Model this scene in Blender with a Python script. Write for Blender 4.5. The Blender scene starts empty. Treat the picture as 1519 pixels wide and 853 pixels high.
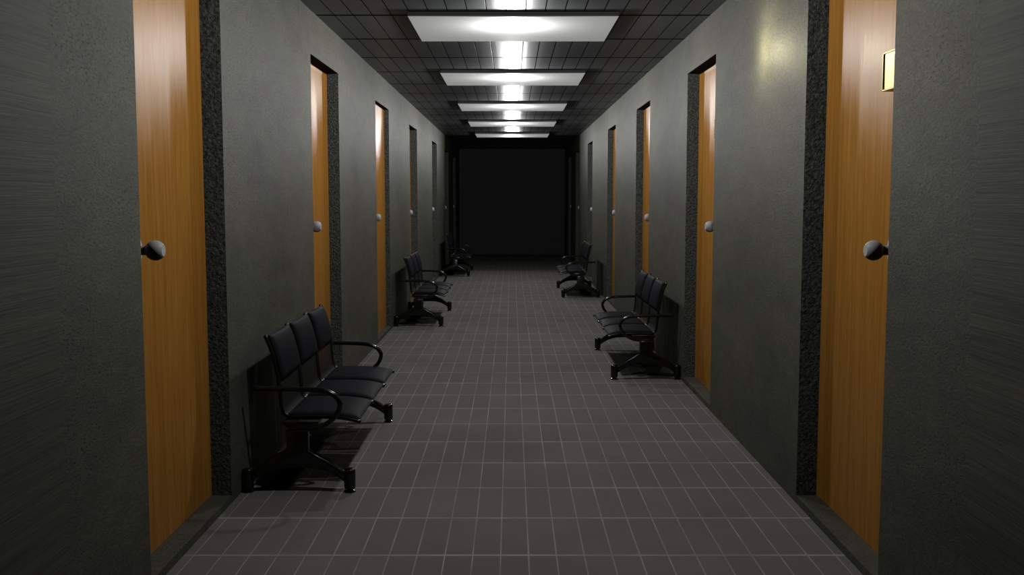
import bpy, bmesh, math, random
from mathutils import Vector, Matrix

sc = bpy.context.scene
C = sc.collection
random.seed(4)

# ------------------------------------------------------------------ sizes (metres, Y runs down the corridor)
W = 1.4845            # half width of the corridor
HC = 2.969            # ceiling height
Y0, Y1 = -2.2, 28.8   # ends of the corridor
DOORS = [4.035, 7.56, 11.115, 14.76, 18.96, 22.61, 25.66]   # near edge of each doorway
DW = 1.197            # doorway width
DTOP = 2.650          # top of the doorway
SILL = 0.040
JDL = [0.104, 0.098, 0.056, 0.107, 0.104, 0.104, 0.104]   # depth of the concrete reveal, left
JDR = [0.106, 0.100, 0.088, 0.088, 0.095, 0.100, 0.100]   # and right
JD = 0.106
BACK = 0.30           # wall thickness

# ------------------------------------------------------------------ helpers
def tag(o, label=None, cat=None, group=None, kind=None):
    if label: o['label'] = label
    if cat: o['category'] = cat
    if group: o['group'] = group
    if kind: o['kind'] = kind
    return o

def obj(name, bm, mats, parent=None, smooth=False, loc=None):
    me = bpy.data.meshes.new(name)
    bmesh.ops.recalc_face_normals(bm, faces=bm.faces[:])
    bm.to_mesh(me); bm.free()
    if not isinstance(mats, (list, tuple)): mats = [mats]
    for m in mats: me.materials.append(m)
    if smooth:
        for p in me.polygons: p.use_smooth = True
        try: me.set_sharp_from_angle(angle=math.radians(38))
        except Exception: pass
    o = bpy.data.objects.new(name, me)
    C.objects.link(o)
    if parent is not None: o.parent = parent
    if loc is not None: o.location = loc
    return o

def empty(name, loc, rz=0.0):
    o = bpy.data.objects.new(name, None)
    o.empty_display_size = 0.2
    o.location = loc; o.rotation_euler = (0, 0, rz)
    C.objects.link(o)
    return o

def quad(bm, pts, mi=0):
    f = bm.faces.new([bm.verts.new(p) for p in pts]); f.material_index = mi
    return f

def box(bm, x0, x1, y0, y1, z0, z1, bevel=0.0, seg=2):
    r = bmesh.ops.create_cube(bm, size=1.0)
    vs = r['verts']
    bmesh.ops.scale(bm, verts=vs, vec=(x1 - x0, y1 - y0, z1 - z0))
    bmesh.ops.translate(bm, verts=vs, vec=((x0 + x1) / 2, (y0 + y1) / 2, (z0 + z1) / 2))
    if bevel > 0:
        es = list({e for v in vs for e in v.link_edges})
        bmesh.ops.bevel(bm, geom=es, offset=bevel, segments=seg, affect='EDGES', profile=0.6)

def smooth_path(pts, n=6):
    P = [Vector(p) for p in pts]
    out = []
    for i in range(len(P) - 1):
        p0 = P[i - 1] if i else P[i] * 2 - P[i + 1]
        p3 = P[i + 2] if i + 2 < len(P) else P[i + 1] * 2 - P[i]
        p1, p2 = P[i], P[i + 1]
        for k in range(n):
            t = k / n
            out.append(0.5 * ((2 * p1) + (p2 - p0) * t + (2 * p0 - 5 * p1 + 4 * p2 - p3) * t * t
                              + (3 * p1 - p0 - 3 * p2 + p3) * t ** 3))
    out.append(P[-1])
    return out

def tube(bm, path, r, seg=12, side=Vector((0, 1, 0)), rs=None, cap_round=True):
    """a round bar along a path lying in the XZ plane (side = the plane's normal)"""
    rings = []
    n = len(path)
    st = []
    for i, p in enumerate(path):
        t = (path[min(i + 1, n - 1)] - path[max(i - 1, 0)]).normalized()
        st.append((p, t, r if rs is None else rs))
    if cap_round:
        p, t, rr = st[0]; a = [(p - t * rr * math.sin(x), t, rr * math.cos(x)) for x in (1.2, 0.7)]
        p, t, rr = st[-1]; b = [(p + t * rr * math.sin(x), t, rr * math.cos(x)) for x in (0.7, 1.2)]
        st = a + st + b
    for p, t, rr in st:
        nrm = t.cross(side).normalized()
        rings.append([bm.verts.new(p + (side * math.cos(2 * math.pi * k / seg) + nrm * math.sin(2 * math.pi * k / seg)) * rr)
                      for k in range(seg)])
    for a, b in zip(rings, rings[1:]):
        for k in range(seg):
            bm.faces.new((a[k], a[(k + 1) % seg], b[(k + 1) % seg], b[k]))
    bm.faces.new(rings[0][::-1]); bm.faces.new(rings[-1])

def lathe(bm, prof, axis='Z', seg=24, org=(0, 0, 0), closed=True):
    """prof: (radius, distance along axis)"""
    org = Vector(org); rings = []
    for r, h in prof:
        ring = []
        for k in range(seg):
            a = 2 * math.pi * k / seg
            c, s = r * math.cos(a), r * math.sin(a)
            p = Vector((c, s, h)) if axis == 'Z' else Vector((h, c, s))
            ring.append(bm.verts.new(org + p))
        rings.append(ring)
    for a, b in zip(rings, rings[1:]):
        for k in range(seg):
            bm.faces.new((a[k], a[(k + 1) % seg], b[(k + 1) % seg], b[k]))
    bm.faces.new(rings[0][::-1]); bm.faces.new(rings[-1])

def extrude_xz(bm, pts, y0, y1, bevel=0.0, seg=3):
    f = bm.faces.new([bm.verts.new((x, y0, z)) for x, z in pts])
    r = bmesh.ops.extrude_face_region(bm, geom=[f])
    vs = [v for v in r['geom'] if isinstance(v, bmesh.types.BMVert)]
    bmesh.ops.translate(bm, verts=vs, vec=(0, y1 - y0, 0))
    if bevel:
        es = [e for e in bm.edges if abs(e.verts[0].co.y - e.verts[1].co.y) < 1e-6]
        bmesh.ops.bevel(bm, geom=es, offset=bevel, segments=seg, affect='EDGES', profile=0.5)

# ------------------------------------------------------------------ materials
class NT:
    def __init__(s, name):
        s.m = bpy.data.materials.new(name); s.m.use_nodes = True
        s.t = s.m.node_tree; s.n = s.t.nodes; s.l = s.t.links
        s.b = s.n['Principled BSDF']; s.out = s.n['Material Output']
    def add(s, kind, **kw):
        n = s.n.new(kind)
        for k, v in kw.items(): setattr(n, k, v)
        return n
    def link(s, a, b): s.l.new(a, b)
    def inp(s, node, name, v):
        if hasattr(v, 'is_output') or isinstance(v, bpy.types.NodeSocket): s.l.new(v, node.inputs[name])
        else: node.inputs[name].default_value = v
    def math(s, op, a, b=None, c=None, clamp=False):
        n = s.add('ShaderNodeMath', operation=op, use_clamp=clamp)
        for i, v in enumerate((a, b, c)):
            if v is not None: s.inp(n, i, v)
        return n.outputs[0]
    def pos(s):
        n = s.add('ShaderNodeNewGeometry'); return n.outputs['Position']
    def objco(s):
        n = s.add('ShaderNodeTexCoord'); return n.outputs['Object']
    def sep(s, v):
        n = s.add('ShaderNodeSeparateXYZ'); s.link(v, n.inputs[0]); return n.outputs
    def comb(s, x, y, z):
        n = s.add('ShaderNodeCombineXYZ')
        for i, v in enumerate((x, y, z)): s.inp(n, i, v)
        return n.outputs[0]
    def noise(s, vec, scale, detail=4, rough=0.55, dist=0.0):
        n = s.add('ShaderNodeTexNoise'); s.link(vec, n.inputs['Vector'])
        n.inputs['Scale'].default_value = scale; n.inputs['Detail'].default_value = detail
        n.inputs['Roughness'].default_value = rough; n.inputs['Distortion'].default_value = dist
        return n.outputs['Fac']
    def ramp(s, fac, stops):
        n = s.add('ShaderNodeValToRGB'); s.link(fac, n.inputs[0])
        e = n.color_ramp.elements
        while len(e) > 1: e.remove(e[-1])
        for i, (p, c) in enumerate(stops):
            el = e[0] if i == 0 else e.new(p)
            el.position = p; el.color = (c[0], c[1], c[2], 1) if hasattr(c, '__len__') else (c, c, c, 1)
        return n.outputs[0]
    def mix(s, fac, a, b, mode='MIX'):
        n = s.add('ShaderNodeMix', data_type='RGBA', blend_type=mode)
        s.inp(n, 0, fac)
        for i, v in ((6, a), (7, b)):
            if isinstance(v, bpy.types.NodeSocket): s.l.new(v, n.inputs[i])
            else: n.inputs[i].default_value = (v[0], v[1], v[2], 1)
        return n.outputs[2]
    def bump(s, h, strength, dist):
        n = s.add('ShaderNodeBump'); s.link(h, n.inputs['Height'])
        n.inputs['Strength'].default_value = strength; n.inputs['Distance'].default_value = dist
        s.link(n.outputs[0], s.b.inputs['Normal'])
    def set(s, **kw):
        names = dict(color='Base Color', rough='Roughness', metal='Metallic', spec='Specular IOR Level', coat='Coat Weight',
                     coatr='Coat Roughness', emit='Emission Color', emits='Emission Strength', alpha='Alpha', sheen='Sheen Weight')
        for k, v in kw.items():
            i = s.b.inputs[names[k]]
            if isinstance(v, bpy.types.NodeSocket): s.l.new(v, i)
            elif hasattr(v, '__len__'): i.default_value = (v[0], v[1], v[2], 1)
            else: i.default_value = v
        return s

def mat_concrete(name, reveal=False):
    t = NT(name)
    x, y, z = t.sep(t.pos())
    if reveal:
        v = t.comb(x, y, z)
        g = t.noise(v, 62, 5, 0.62)
        col = t.ramp(t.noise(v, 75, 5, 0.65), [(0.33, (0.040, 0.040, 0.035)), (0.64, (0.225, 0.224, 0.198))])
        t.set(color=col, rough=0.9, spec=0.15)
        t.bump(g, 1.0, 0.035)
        return t.m
    ys = t.math('ADD', t.math('MAXIMUM', y, 3.28), t.math('MULTIPLY', t.math('SUBTRACT', t.math('MINIMUM', y, 3.28), 3.28), 0.03))
    v = t.comb(x, t.math('MULTIPLY', ys, 0.42), z)
    big = t.noise(v, 1.7, 5, 0.6, 0.4)
    mid = t.noise(v, 9, 5, 0.65)
    fine = t.noise(v, 100, 5, 0.8)
    col = t.ramp(big, [(0.28, (0.074, 0.074, 0.058)), (0.50, (0.101, 0.100, 0.079)), (0.72, (0.124, 0.120, 0.093))])
    col = t.mix(0.35, col, t.ramp(mid, [(0.3, 0.30), (0.7, 0.70)]), 'OVERLAY')
    col = t.mix(0.6, col, t.ramp(fine, [(0.30, 0.15), (0.70, 0.82)]), 'OVERLAY')
    pits = t.noise(t.comb(x, t.math('MULTIPLY', ys, 0.5), t.math('MULTIPLY', z, 1.3)), 95, 2, 0.5)
    zone = t.noise(v, 2.6, 3, 0.5)
    pm = t.math('MULTIPLY', t.ramp(pits, [(0.605, 0.0), (0.645, 1.0)]), t.ramp(zone, [(0.40, 0.12), (0.62, 1.0)]))
    pm = t.math('MULTIPLY', pm, t.math('ADD', t.math('MULTIPLY', t.math('SUBTRACT', y, 3.26), 14.0, clamp=True), 0.12, clamp=True))
    col = t.mix(t.math('MULTIPLY', pm, 0.85), col, (0.022, 0.022, 0.019))
    t.set(color=col, rough=0.6, spec=0.14)
    h = t.math('ADD', t.math('MULTIPLY', fine, 0.55), t.math('ADD', t.math('MULTIPLY', mid, 0.25), t.math('MULTIPLY', pm, -0.5)))
    t.bump(h, 0.5, 0.007)
    return t.m

def seams(t, c, off, period, width):
    """1 inside the joint, 0 on the tile, for coordinate c"""
    p = t.math('PINGPONG', t.math('SUBTRACT', c, off), period / 2)
    n = t.add('ShaderNodeMapRange', interpolation_type='SMOOTHSTEP')
    t.link(p, n.inputs[0])
    n.inputs[1].default_value = width * 0.25; n.inputs[2].default_value = width * 0.75
    n.inputs[3].default_value = 1.0; n.inputs[4].default_value = 0.0
    return n.outputs[0]

def mat_floor():
    t = NT('floor_tile'); P = t.pos(); x, y, z = t.sep(P)
    sx = seams(t, x, 0.064, 0.1252, 0.0058)
    sy = seams(t, y, 4.445, 0.5323, 0.018)
    wx = t.ramp(t.noise(P, 2.1, 3), [(0.35, 0.35), (0.65, 1.0)])
    joint = t.math('MULTIPLY', t.math('MAXIMUM', sx, sy), wx, clamp=True)
    cell = t.comb(t.math('FLOOR', t.math('DIVIDE', t.math('SUBTRACT', x, 0.064), 0.1252)),
                  t.math('FLOOR', t.math('DIVIDE', t.math('SUBTRACT', y, 4.445), 0.5323)), 0.0)
    wn = t.add('ShaderNodeTexWhiteNoise'); t.link(cell, wn.inputs[0])
    col = t.mix(wn.outputs[0], (0.186, 0.179, 0.167), (0.202, 0.194, 0.181))
    col = t.mix(0.35, col, t.ramp(t.noise(P, 1.3, 5, 0.6), [(0.3, 0.38), (0.7, 0.62)]), 'OVERLAY')
    dust = t.ramp(t.noise(P, 26, 4, 0.75), [(0.30, 0.0), (0.265, 1.0)])
    col = t.mix(joint, col, (0.40, 0.40, 0.38))
    t.set(color=col, rough=0.65, spec=0.0)
    t.bump(t.math('ADD', t.math('MULTIPLY', joint, -1.0), t.math('MULTIPLY', t.noise(P, 40, 3), 0.25)), 0.25, 0.003)
    return t.m

def mat_ceiling():
    t = NT('ceiling_tile'); P = t.pos(); x, y, z = t.sep(P)
    per = 0.1438
    sx = seams(t, x, 0.3796, per, 0.009)
    sy = seams(t, y, 7.804, 1.157, 0.060)
    joint = t.math('MAXIMUM', sx, sy)
    grain = t.noise(t.comb(t.math('MULTIPLY', x, 1.0), t.math('MULTIPLY', y, 0.35), z), 120, 3, 0.6)
    col = t.mix(0.5, (0.066, 0.073, 0.083), t.ramp(grain, [(0.3, 0.35), (0.7, 0.65)]), 'OVERLAY')
    col = t.mix(joint, col, (0.006, 0.006, 0.006))
    t.set(color=col, rough=0.40, spec=t.math('MULTIPLY', t.math('SUBTRACT', 1.0, joint), 0.5))
    # each plank has one lipped edge
    fr = t.math('SUBTRACT', 1.0, t.math('FRACT', t.math('DIVIDE', t.math('SUBTRACT', x, 0.3796), per)))
    lip = t.ramp(fr, [(0.0, 0.0), (0.04, 1.0), (0.70, 0.9), (1.0, 0.0)])
    t.bump(t.math('ADD', lip, t.math('MULTIPLY', grain, 0.12)), 0.3, 0.005)
    return t.m

def mat_wood():
    t = NT('door_wood'); x, y, z = t.sep(t.pos())
    v = t.comb(t.math('MULTIPLY', x, 30), t.math('MULTIPLY', y, 30), t.math('MULTIPLY', z, 1.1))
    a = t.noise(v, 1.0, 6, 0.62, 0.6)
    b = t.noise(t.comb(t.math('MULTIPLY', x, 120), t.math('MULTIPLY', y, 120), t.math('MULTIPLY', z, 5)), 1.0, 4, 0.6)
    col = t.ramp(a, [(0.30, (0.405, 0.165, 0.026)), (0.5, (0.480, 0.213, 0.038)), (0.72, (0.540, 0.260, 0.056))])
    col = t.mix(0.35, col, t.ramp(b, [(0.3, 0.30), (0.7, 0.70)]), 'OVERLAY')
    t.set(color=col, spec=0.0, rough=1.0)
    bp = t.add('ShaderNodeBump'); t.link(b, bp.inputs['Height']); bp.inputs['Strength'].default_value = 0.10; bp.inputs['Distance'].default_value = 0.003
    g = t.add('ShaderNodeBsdfGlossy', distribution='BECKMANN')          # thin satin varnish
    t.link(t.math('ADD', t.math('MULTIPLY', b, 0.16), 0.25), g.inputs['Roughness']); t.link(bp.outputs[0], g.inputs['Normal'])
    g.inputs['Color'].default_value = (1, 1, 1, 1)
    fz = t.add('ShaderNodeFresnel'); fz.inputs['IOR'].default_value = 1.38; t.link(bp.outputs[0], fz.inputs['Normal'])
    mx = t.add('ShaderNodeMixShader'); t.link(t.math('MULTIPLY', fz.outputs[0], 0.36), mx.inputs[0]); t.link(t.b.outputs[0], mx.inputs[1]); t.link(g.outputs[0], mx.inputs[2])
    t.link(mx.outputs[0], t.out.inputs['Surface'])
    return t.m

def mat_simple(name, color, rough, metal=0.0, spec=0.5, **kw):
    t = NT(name); t.set(color=color, rough=rough, metal=metal, spec=spec, **kw)
    return t

def mat_cushion():
    t = NT('bench_vinyl'); P = t.objco()
    n = t.noise(P, 9, 4, 0.6)
    t.set(color=t.ramp(n, [(0.3, (0.0098, 0.0108, 0.0150)), (0.7, (0.0155, 0.0170, 0.0232))]), rough=0.6, spec=0.02)
    t.bump(t.noise(P, 220, 2), 0.12, 0.002)
    return t.m

def mat_mesh():
    t = NT('perforated_steel'); P = t.objco(); x, y, z = t.sep(P)
    s = 0.0085
    px = t.math('PINGPONG', y, s / 2); pz = t.math('PINGPONG', z, s / 2)
    d = t.math('SQRT', t.math('ADD', t.math('MULTIPLY', px, px), t.math('MULTIPLY', pz, pz)))
    hole = t.math('LESS_THAN', d, s * 0.30)
    t.set(color=(0.010, 0.010, 0.010), rough=0.75, spec=0.1, alpha=t.math('SUBTRACT', 1.0, hole))
    return t.m

M_WALL = mat_concrete('concrete')
M_REVEAL = mat_concrete('rough_render', True)
M_FLOOR = mat_floor()
M_CEIL = mat_ceiling()
M_WOOD = mat_wood()
M_KNOB = mat_simple('satin_grey_metal', (0.55, 0.55, 0.55), 0.5, 0.0, 0.3).m
M_BRASS = mat_simple('brass', (0.36, 0.29, 0.07), 0.36, 1.0).m
M_BLACK = mat_simple('black_enamel', (0.005, 0.0048, 0.0045), 0.19, 0.0, 0.55).m
M_CUSH = mat_cushion()
M_MESH = mat_mesh()
M_SHADOW_TRAY = mat_simple('shadow_tray_dark', (0.05, 0.05, 0.05), 0.6).m  # dark tone stands in for the panel's shadow on the ceiling
M_DIFF = mat_simple('lamp_diffuser', (0.15, 0.15, 0.15), 0.6, 0.0, 0.08, emit=(1.0, 1.0, 0.99), emits=0.21).m
M_END = mat_simple('end_void_grey', (0.105, 0.105, 0.105), 0.95, 0.0, 0.05).m  # grey for the added wall that stands for the dark open end

# ------------------------------------------------------------------ the shell
def build_wall(side, name):
    """side -1 = left, +1 = right; one continuous concrete wall with the door recesses cut out of it"""
    bm = bmesh.new()
    s = side; xf = s * W; xj = s * (W + JD + 0.03); xb = s * (W + BACK)
    y = Y0
    for d in DOORS:
        quad(bm, [(xf, y, 0), (xf, d, 0), (xf, d, HC), (xf, y, HC)])
        e = d + DW
        quad(bm, [(xf, d, DTOP), (xf, e, DTOP), (xf, e, HC), (xf, d, HC)])
        quad(bm, [(xf, d, 0), (xf, e, 0), (xf, e, SILL), (xf, d, SILL)])
        quad(bm, [(xf, d, SILL), (xf, e, SILL), (xb, e, SILL), (xb, d, SILL)])
        quad(bm, [(xf, d, DTOP), (xf, e, DTOP), (xb, e, DTOP), (xb, d, DTOP)], 1)
        quad(bm, [(xf, d, SILL), (xb, d, SILL), (xb, d, DTOP), (xf, d, DTOP)], 1)
        quad(bm, [(xf, e, SILL), (xb, e, SILL), (xb, e, DTOP), (xf, e, DTOP)], 1)
        y = e
    quad(bm, [(xf, y, 0), (xf, Y1, 0), (xf, Y1, HC), (xf, y, HC)])
    quad(bm, [(xb, Y0, 0), (xb, Y1, 0), (xb, Y1, HC), (xb, Y0, HC)])
    for yy in (Y0, Y1): quad(bm, [(xf, yy, 0), (xb, yy, 0), (xb, yy, HC), (xf, yy, HC)])
    for zz in (0, HC): quad(bm, [(xf, Y0, zz), (xf, Y1, zz), (xb, Y1, zz), (xb, Y0, zz)])
    bmesh.ops.remove_doubles(bm, verts=bm.verts[:], dist=1e-5)
    o = obj(name, bm, [M_WALL, M_REVEAL])
    return o

wl = build_wall(-1, 'wall_left'); tag(wl, 'grey concrete wall on the left with seven recessed wooden doors', 'wall', kind='structure')
wr = build_wall(1, 'wall_right'); tag(wr, 'grey concrete wall on the right with a warm bright spot', 'wall', kind='structure')
bm = bmesh.new(); box(bm, -W - BACK, W + BACK, Y0, Y1, -0.12, 0.0)
tag(obj('floor', bm, M_FLOOR), 'grey tiled corridor floor with pale thin grout lines', 'floor', kind='structure')
bm = bmesh.new(); box(bm, -W - BACK, W + BACK, Y0, Y1, HC, HC + 0.12)
tag(obj('ceiling', bm, M_CEIL), 'dark glossy panelled ceiling with thin seams', 'ceiling', kind='structure')
bm = bmesh.new(); box(bm, -W - BACK, W + BACK, Y1, Y1 + 0.15, 0, HC)
tag(obj('end_void_wall', bm, M_END), 'dark wall added to stand for the open, unlit far end of the corridor', 'wall', kind='structure')  # added wall in place of the corridor's dark open end

# ------------------------------------------------------------------ doors
FR = 0.120          # width of the wooden frame strip
def build_door(n, side, y0, ordinal, plate, JD):
    s = side
    y1 = y0 + DW
    xo = s * (W + JD)                 # outer face of the frame
    xi = s * (W + JD + 0.006)         # face of the door leaf
    xk = s * (W + JD + 0.07)
    z0, z1 = SILL, DTOP
    yc = (y0 + y1) / 2
    L = lambda x, y, z: (x - xo, y - yc, z)
    bm = bmesh.new()
    box(bm, *sorted((xi - xo, xk - xo)), y0 + FR - yc - 0.003, y1 - FR - yc + 0.003, z0 + 0.001, z1 - 0.03, 0.0)
    leaf = obj('door_%d' % n, bm, M_WOOD, loc=(xo, yc, 0))
    sd = 'left' if s < 0 else 'right'
    tag(leaf, 'orange wooden door, %s along the %s wall' % (ordinal, sd) + (', with a brass plate' if plate and n == 8 else ''),
        'door', kind='structure', group='wooden doors along the %s wall' % sd)
    # splayed frame: two stiles and a head rail
    bm = bmesh.new()
    def strip(a, b, c, d, back):      # outer edge a-b, inner edge d-c (given at their own depth), closed to a back depth
        f = [bm.verts.new(L(*p)) for p in (a, b, c, d)]
        g = [bm.verts.new(L(xk, p[1], p[2])) for p in (a, b, c, d)]
        bm.faces.new(f); bm.faces.new(g[::-1])
        for i in range(4):
            j = (i + 1) % 4
            bm.faces.new((f[i], g[i], g[j], f[j]))
    e = 0.001
    strip((xo, y1 - e, z0 + e), (xo, y1 - e, z1 - e), (xi, y1 - FR, z1 - e), (xi, y1 - FR, z0 + e), xk)
    strip((xo, y0 + e, z0 + e), (xo, y0 + e, z1 - e), (xi, y0 + FR, z1 - e), (xi, y0 + FR, z0 + e), xk)
    strip((xo + s * 0.004, y0 + FR, z1 - e), (xo + s * 0.004, y1 - FR, z1 - e), (xi, y1 - FR, z1 - 0.03), (xi, y0 + FR, z1 - 0.03), xk)
    obj('door_frame', bm, M_WOOD, leaf)
    # knob: rose on the leaf, neck, truncated ball
    ky, kz, R = y0 + 0.215 - yc, 1.380, 0.0425
    xl = xi - xo
    kx = s * (W + 0.018) - xo          # ball centre
    d = -s
    bm = bmesh.new()
    xr = xl
    prof = [(0.020, xr), (0.020, kx - d * R * 0.85)]
    cap = 0.82
    lo = -0.88
    for k in range(0, 15):
        a = math.asin(lo) + (math.asin(cap) - math.asin(lo)) * k / 14
        prof.append((R * math.cos(a), kx + d * R * math.sin(a)))
    lathe(bm, prof, 'X', 28, (0, ky, kz))
    kn = obj('door_knob', bm, M_KNOB, leaf, smooth=True)
    bm = bmesh.new()
    lathe(bm, [(0.078, xr), (0.078, xr + d * 0.008), (0.066, xr + d * 0.014), (0.020, xr + d * 0.016)], 'X', 32, (0, ky, kz))
    obj('rose', bm, M_KNOB, kn, smooth=True)
    if plate:
        pf = s * (W + 0.045) - xo      # front of the plate
        p0, p1, q0, q1 = y0 + 0.045 - yc, y0 + 0.255 - yc, 2.040, 2.198
        rim = 0.007
        bm = bmesh.new()
        xa, xb2 = sorted((pf, xl))
        for a, b, c, dd in ((p0, p1, q1 - rim, q1), (p0, p1, q0, q0 + rim), (p0, p0 + rim, q0, q1), (p1 - rim, p1, q0, q1)):
            box(bm, xa, xb2, a, b, c, dd, 0.0015, 1)
        pl = obj('name_plate', bm, M_BRASS, leaf)
        bm = bmesh.new()
        xa2, xb3 = sorted((pf + s * 0.003, xl))
        box(bm, xa2, xb3, p0 + rim, p1 - rim - 0.016, q0 + rim, q1 - rim, 0.0)
        obj('plate_face', bm, M_BRASS, pl)
    return leaf

ORD = ['first and nearest', 'second', 'third', 'fourth', 'fifth', 'sixth', 'seventh and last']
for i, d in enumerate(DOORS): build_door(1 + i, -1, d, ORD[i], False, JDL[i])
for i, d in enumerate(DOORS): build_door(8 + i, 1, d, ORD[i], i < 3, JDR[i])

# ------------------------------------------------------------------ ceiling lights
LY = [7.65, 11.08, 14.66, 18.10, 21.55]
LLEN, LHW, LZ = 1.185, 0.778, 2.930
def make_light():
    root = empty('ceiling_light', (0, 0, 0))
    bm = bmesh.new()
    box(bm, -LHW - 0.004, LHW + 0.004, -LLEN / 2 - 0.004, LLEN / 2 + 0.004, LZ + 0.006, HC - 0.0005, 0.003, 1)
    obj('shadow_tray', bm, M_SHADOW_TRAY, root)  # panel backing; its dark edge replaces the shadow cast on the ceiling
    bm = bmesh.new(); box(bm, -LHW, LHW, -LLEN / 2, LLEN / 2, LZ, LZ + 0.006, 0.0015, 1)
    obj('diffuser', bm, M_DIFF, root)
    return root
light0 = make_light()
LORD = ['nearest and largest', 'second', 'third', 'fourth', 'fifth and farthest']
LAMP_W = 62.0
for i, y in enumerate(LY):
    if i == 0: r = light0
    else:
        r = light0.copy(); C.objects.link(r)
        for ch in light0.children:
            c = ch.copy(); c.parent = r; C.objects.link(c)
    r.location = (0.0, y + LLEN / 2, 0)
    tag(r, 'bright white rectangular ceiling panel light, %s of the row of five' % LORD[i], 'ceiling light', 'ceiling panel lights')

# one lamp hangs just under each panel (the first panel is above and outside the view); the last one only shines back along the corridor
for i, y in enumerate([LY[0] - 3.475] + LY):
    if i < 5:
        ld = bpy.data.lights.new('panel_lamp', 'POINT'); ld.shadow_soft_size = 0.06; ld.energy = LAMP_W * (0.9 if i == 0 else 1.0)
    else:
        ld = bpy.data.lights.new('panel_lamp', 'AREA'); ld.shape = 'RECTANGLE'; ld.size = 0.2; ld.size_y = 0.15; ld.energy = LAMP_W * 0.35
    ld.color = (1.0, 1.0, 0.985)
    lo = bpy.data.objects.new('panel_lamp', ld); C.objects.link(lo)
    lo.location = (0.0, y + 0.40, LZ - 0.16)
    if i == 5: lo.location.y = y + 1.10
    if i == 5: lo.rotation_euler = Vector((0, -1, 0)).to_track_quat('-Z', 'Y').to_euler()

# warm lamp close to the right-hand wall
wd = bpy.data.lights.new('warm_lamp', 'POINT'); wd.energy = 8.8; wd.color = (1.0, 0.90, 0.58); wd.shadow_soft_size = 0.05
wo = bpy.data.objects.new('warm_lamp', wd); C.objects.link(wo); wo.location = (W - 0.17, 6.10, 2.465)

# ------------------------------------------------------------------ waiting benches
# local frame: x = distance from the wall behind, y along the wall, z up
RAIL = smooth_path([(0.128, 0, 0.845), (0.150, 0, 0.790), (0.168, 0, 0.730), (0.184, 0, 0.660), (0.196, 0, 0.590), (0.203, 0, 0.520),
                    (0.208, 0, 0.460), (0.216, 0, 0.426), (0.237, 0, 0.405), (0.270, 0, 0.400), (0.360, 0, 0.400), (0.460, 0, 0.399),
                    (0.530, 0, 0.395), (0.580, 0, 0.387), (0.634, 0, 0.374)], 5)
ARM = smooth_path([(0.085, 0, 0.570), (0.200, 0, 0.569), (0.294, 0, 0.568), (0.402, 0, 0.564), (0.463, 0, 0.556), (0.509, 0, 0.535),
                   (0.536, 0, 0.504), (0.541, 0, 0.473), (0.524, 0, 0.430), (0.492, 0, 0.395), (0.446, 0, 0.366), (0.369, 0, 0.349),
                   (0.276, 0, 0.349)], 6)
LEG = [(0.567, 0.054), (0.521, 0.088), (0.486, 0.106), (0.451, 0.120), (0.397, 0.133), (0.31, 0.137), (0.23, 0.133), (0.165, 0.121), (0.130, 0.106),
       (0.095, 0.088), (0.056, 0.058), (0.056, 0.118), (0.111, 0.160), (0.158, 0.191), (0.212, 0.219), (0.250, 0.240),
       (0.250, 0.347), (0.370, 0.347), (0.370, 0.236), (0.413, 0.211), (0.471, 0.180), (0.521, 0.145), (0.567, 0.110)]
POST_BACK, POST_FRONT = 0.0325, 0.589
LEGV, PITCH, HALF = 0.870, 0.545, 0.2535

def path_slice(path, z_hi=None, z_lo=None, x_lo=None, x_hi=None):
    out = []
    for p in path:
        if z_hi is not None and p.z > z_hi: continue
        if z_lo is not None and p.z < z_lo: continue
        if x_lo is not None and p.x < x_lo: continue
        if x_hi is not None and p.x > x_hi: continue
        out.append(p)
    return out

def resample(path, n):
    L = [0.0]
    for a, b in zip(path, path[1:]): L.append(L[-1] + (b - a).length)
    out = []
    for k in range(n + 1):
        d = L[-1] * k / n; j = 0
        while j < len(L) - 2 and L[j + 1] < d: j += 1
        t = (d - L[j]) / max(1e-9, L[j + 1] - L[j])
        out.append(path[j].lerp(path[j + 1], min(1, t)))
    return out

def cushion(path, yc, half, thick, lift, nu=26, nv=18):
    """padded cushion following a profile; lift moves it along the profile's normal, to its padded side"""
    bm = bmesh.new()
    P = resample(path, nu)
    top, bot = [], []
    for i, p in enumerate(P):
        t = (P[min(i + 1, nu)] - P[max(i - 1, 0)]).normalized()
        n = Vector((-t.z, 0, t.x))
        if n.x < 0 and abs(n.x) > abs(n.z): n = -n
        if n.z < 0 and abs(n.z) >= abs(n.x): n = -n
        s = abs(2 * i / nu - 1)
        rt, rb = [], []
        for j in range(nv + 1):
            r = 2 * j / nv - 1
            r = math.copysign(1 - (1 - abs(r)) ** 1.5, r)
            w = (1 - s ** 9) ** 0.5 * (1 - abs(r) ** 9) ** 0.5 if s < 1 and abs(r) < 1 else 0.0
            w = 0.22 + 0.78 * w
            q = p + Vector((0, yc + r * half, 0)) + n * lift
            dome = 0.006 * (1 - r * r) * (1 - s * s)
            rt.append(bm.verts.new(q + n * (thick * 0.5 * w + dome)))
            rb.append(bm.verts.new(q - n * (thick * 0.5 * w)))
        top.append(rt); bot.append(rb)
    for i in range(nu):
        for j in range(nv):
            bm.faces.new((top[i][j], top[i + 1][j], top[i + 1][j + 1], top[i][j + 1]))
            bm.faces.new((bot[i][j], bot[i][j + 1], bot[i + 1][j + 1], bot[i + 1][j]))
    for i in range(nu):
        for j in (0, nv): bm.faces.new((top[i][j], top[i + 1][j], bot[i + 1][j], bot[i][j]))
    for j in range(nv):
        for i in (0, nu): bm.faces.new((top[i][j], top[i][j + 1], bot[i][j + 1], bot[i][j]))
    return bm

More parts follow.
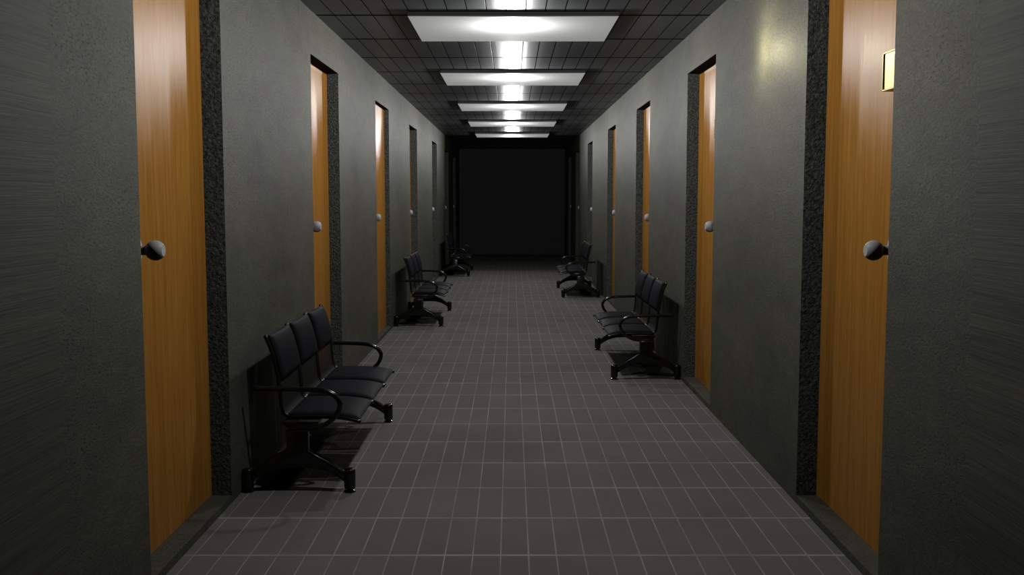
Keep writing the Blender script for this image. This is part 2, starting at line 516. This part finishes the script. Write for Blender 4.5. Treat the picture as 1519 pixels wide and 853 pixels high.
def sheet(path, yc, half, thick):
    bm = bmesh.new(); rows = []
    n = len(path)
    for i, p in enumerate(path):
        t = (path[min(i + 1, n - 1)] - path[max(i - 1, 0)]).normalized()
        nn = Vector((t.z, 0, -t.x))
        rows.append([bm.verts.new(p + nn * (thick / 2 * a) + Vector((0, yc + half * b, 0))) for a, b in ((1, -1), (1, 1), (-1, 1), (-1, -1))])
    for a, b in zip(rows, rows[1:]):
        for k in range(4): bm.faces.new((a[k], a[(k + 1) % 4], b[(k + 1) % 4], b[k]))
    bm.faces.new(rows[0][::-1]); bm.faces.new(rows[-1])
    return bm

def make_bench():
    root = empty('waiting_bench', (0, 0, 0))
    back_path = path_slice(RAIL, z_hi=0.850, z_lo=0.598)
    mesh_path = path_slice(RAIL, z_hi=0.606, z_lo=0.4001, x_hi=0.30)
    seat_path = path_slice(RAIL, x_lo=0.240)
    seat_path = [p for p in seat_path if p.z < 0.41]
    for k in (-1, 0, 1):
        yc = k * PITCH
        obj('back_cushion', cushion(back_path, yc, HALF - 0.010, 0.030, 0.014), M_CUSH, root, smooth=True)
        obj('seat_cushion', cushion(seat_path, yc, HALF - 0.010, 0.030, 0.010), M_CUSH, root, smooth=True)
        obj('back_mesh', sheet(mesh_path, yc, HALF, 0.003), M_MESH, root, smooth=True)
        for sgn in (-1, 1):
            bm = bmesh.new(); tube(bm, [p + Vector((0, yc + sgn * HALF, 0)) for p in RAIL], 0.0105, 10)
            obj('side_rail', bm, M_BLACK, root, smooth=True)
    # carrying beam under the seats
    bm = bmesh.new()
    extrude_xz(bm, [(0.230, 0.391), (0.233, 0.373), (0.250, 0.360), (0.285, 0.350), (0.360, 0.350), (0.408, 0.363), (0.425, 0.379), (0.425, 0.391)],
               -LEGV - 0.012, LEGV + 0.012, 0.004, 2)
    obj('beam', bm, M_BLACK, root, smooth=True)
    for sgn in (-1, 1):
        v = sgn * LEGV
        bm = bmesh.new()
        extrude_xz(bm, LEG, v - 0.026, v + 0.026, 0.013, 3)
        for u in (POST_BACK, POST_FRONT):
            lathe(bm, [(0.022, 0.016), (0.029, 0.020), (0.0315, 0.028), (0.0315, 0.118), (0.029, 0.126), (0.024, 0.1295)], 'Z', 22, (u, v, 0))
        lg = obj('leg', bm, M_BLACK, root, smooth=True)
        for u in (POST_BACK, POST_FRONT):
            bm = bmesh.new()
            lathe(bm, [(0.031, 0.0), (0.0325, 0.003), (0.031, 0.008), (0.016, 0.012), (0.012, 0.016), (0.012, 0.020)], 'Z', 20, (u, v, 0))
            obj('levelling_foot', bm, M_BLACK, lg, smooth=True)
        bm = bmesh.new()
        tube(bm, [p + Vector((0, v, 0)) for p in ARM], 0.0140, 14)
        # pin that ties the arm to the end upright
        a, b = sorted((sgn * (PITCH + HALF), v))
        tube(bm, [Vector((0.198, a, 0.569)), Vector((0.198, b, 0.569))], 0.008, 8, side=Vector((0, 0, 1)), cap_round=False)
        obj('armrest', bm, M_BLACK, root, smooth=True)
    return root

bench0 = make_bench()
def copy_tree(o, parent=None):
    c = o.copy(); C.objects.link(c)
    if parent is not None: c.parent = parent
    for ch in o.children: copy_tree(ch, c)
    return c

BENCHES = [(-1, 6.305, 0.0, 'black three-seat waiting bench between the first two doors of the left wall'),
           (-1, 13.490, 0.0, 'black three-seat waiting bench between third and fourth doors of the left wall'),
           (-1, 21.610, 0.0, 'smallest, farthest black three-seat waiting bench, last along the left wall'),
           (1, 9.755, 0.0, 'black three-seat waiting bench between second and third doors of the right wall'),
           (1, 17.130, 0.078, 'black three-seat waiting bench between fourth and fifth doors of the right wall')]
roots = [bench0] + [copy_tree(bench0) for _ in BENCHES[1:]]
for r, (s, y, off, lab) in zip(roots, BENCHES):
    r.location = (s * (W - 0.0005 - off), y, 0)
    r.rotation_euler = (0, 0, 0 if s < 0 else math.pi)
    tag(r, lab, 'bench', 'three-seat waiting benches')

# ------------------------------------------------------------------ world, camera, colour management
w = bpy.data.worlds.new('dim_ambient'); sc.world = w; w.use_nodes = True
w.node_tree.nodes['Background'].inputs[0].default_value = (0.9, 0.95, 1.0, 1)
w.node_tree.nodes['Background'].inputs[1].default_value = 0.01

cam = bpy.data.cameras.new('camera'); co = bpy.data.objects.new('camera', cam); C.objects.link(co)
cam.sensor_width = 36.0; cam.lens = 1508.0 / 1519.0 * 36.0; cam.clip_start = 0.05; cam.clip_end = 200
co.location = (-0.012, 0.0, 1.6)
co.rotation_euler = (math.radians(90 - 5.048), 0, math.radians(-0.021))
sc.camera = co

sc.view_settings.view_transform = 'Standard'; sc.view_settings.look = 'None'
sc.view_settings.exposure = 0.0; sc.view_settings.gamma = 1.0; sc.view_settings.use_curve_mapping = False
sc.cycles.use_denoising = True
sc.cycles.max_bounces = 6; sc.cycles.diffuse_bounces = 0; sc.cycles.glossy_bounces = 3; sc.cycles.transparent_max_bounces = 12
sc.cycles.caustics_reflective = False; sc.cycles.caustics_refractive = False
sc.cycles.sample_clamp_indirect = 4.0
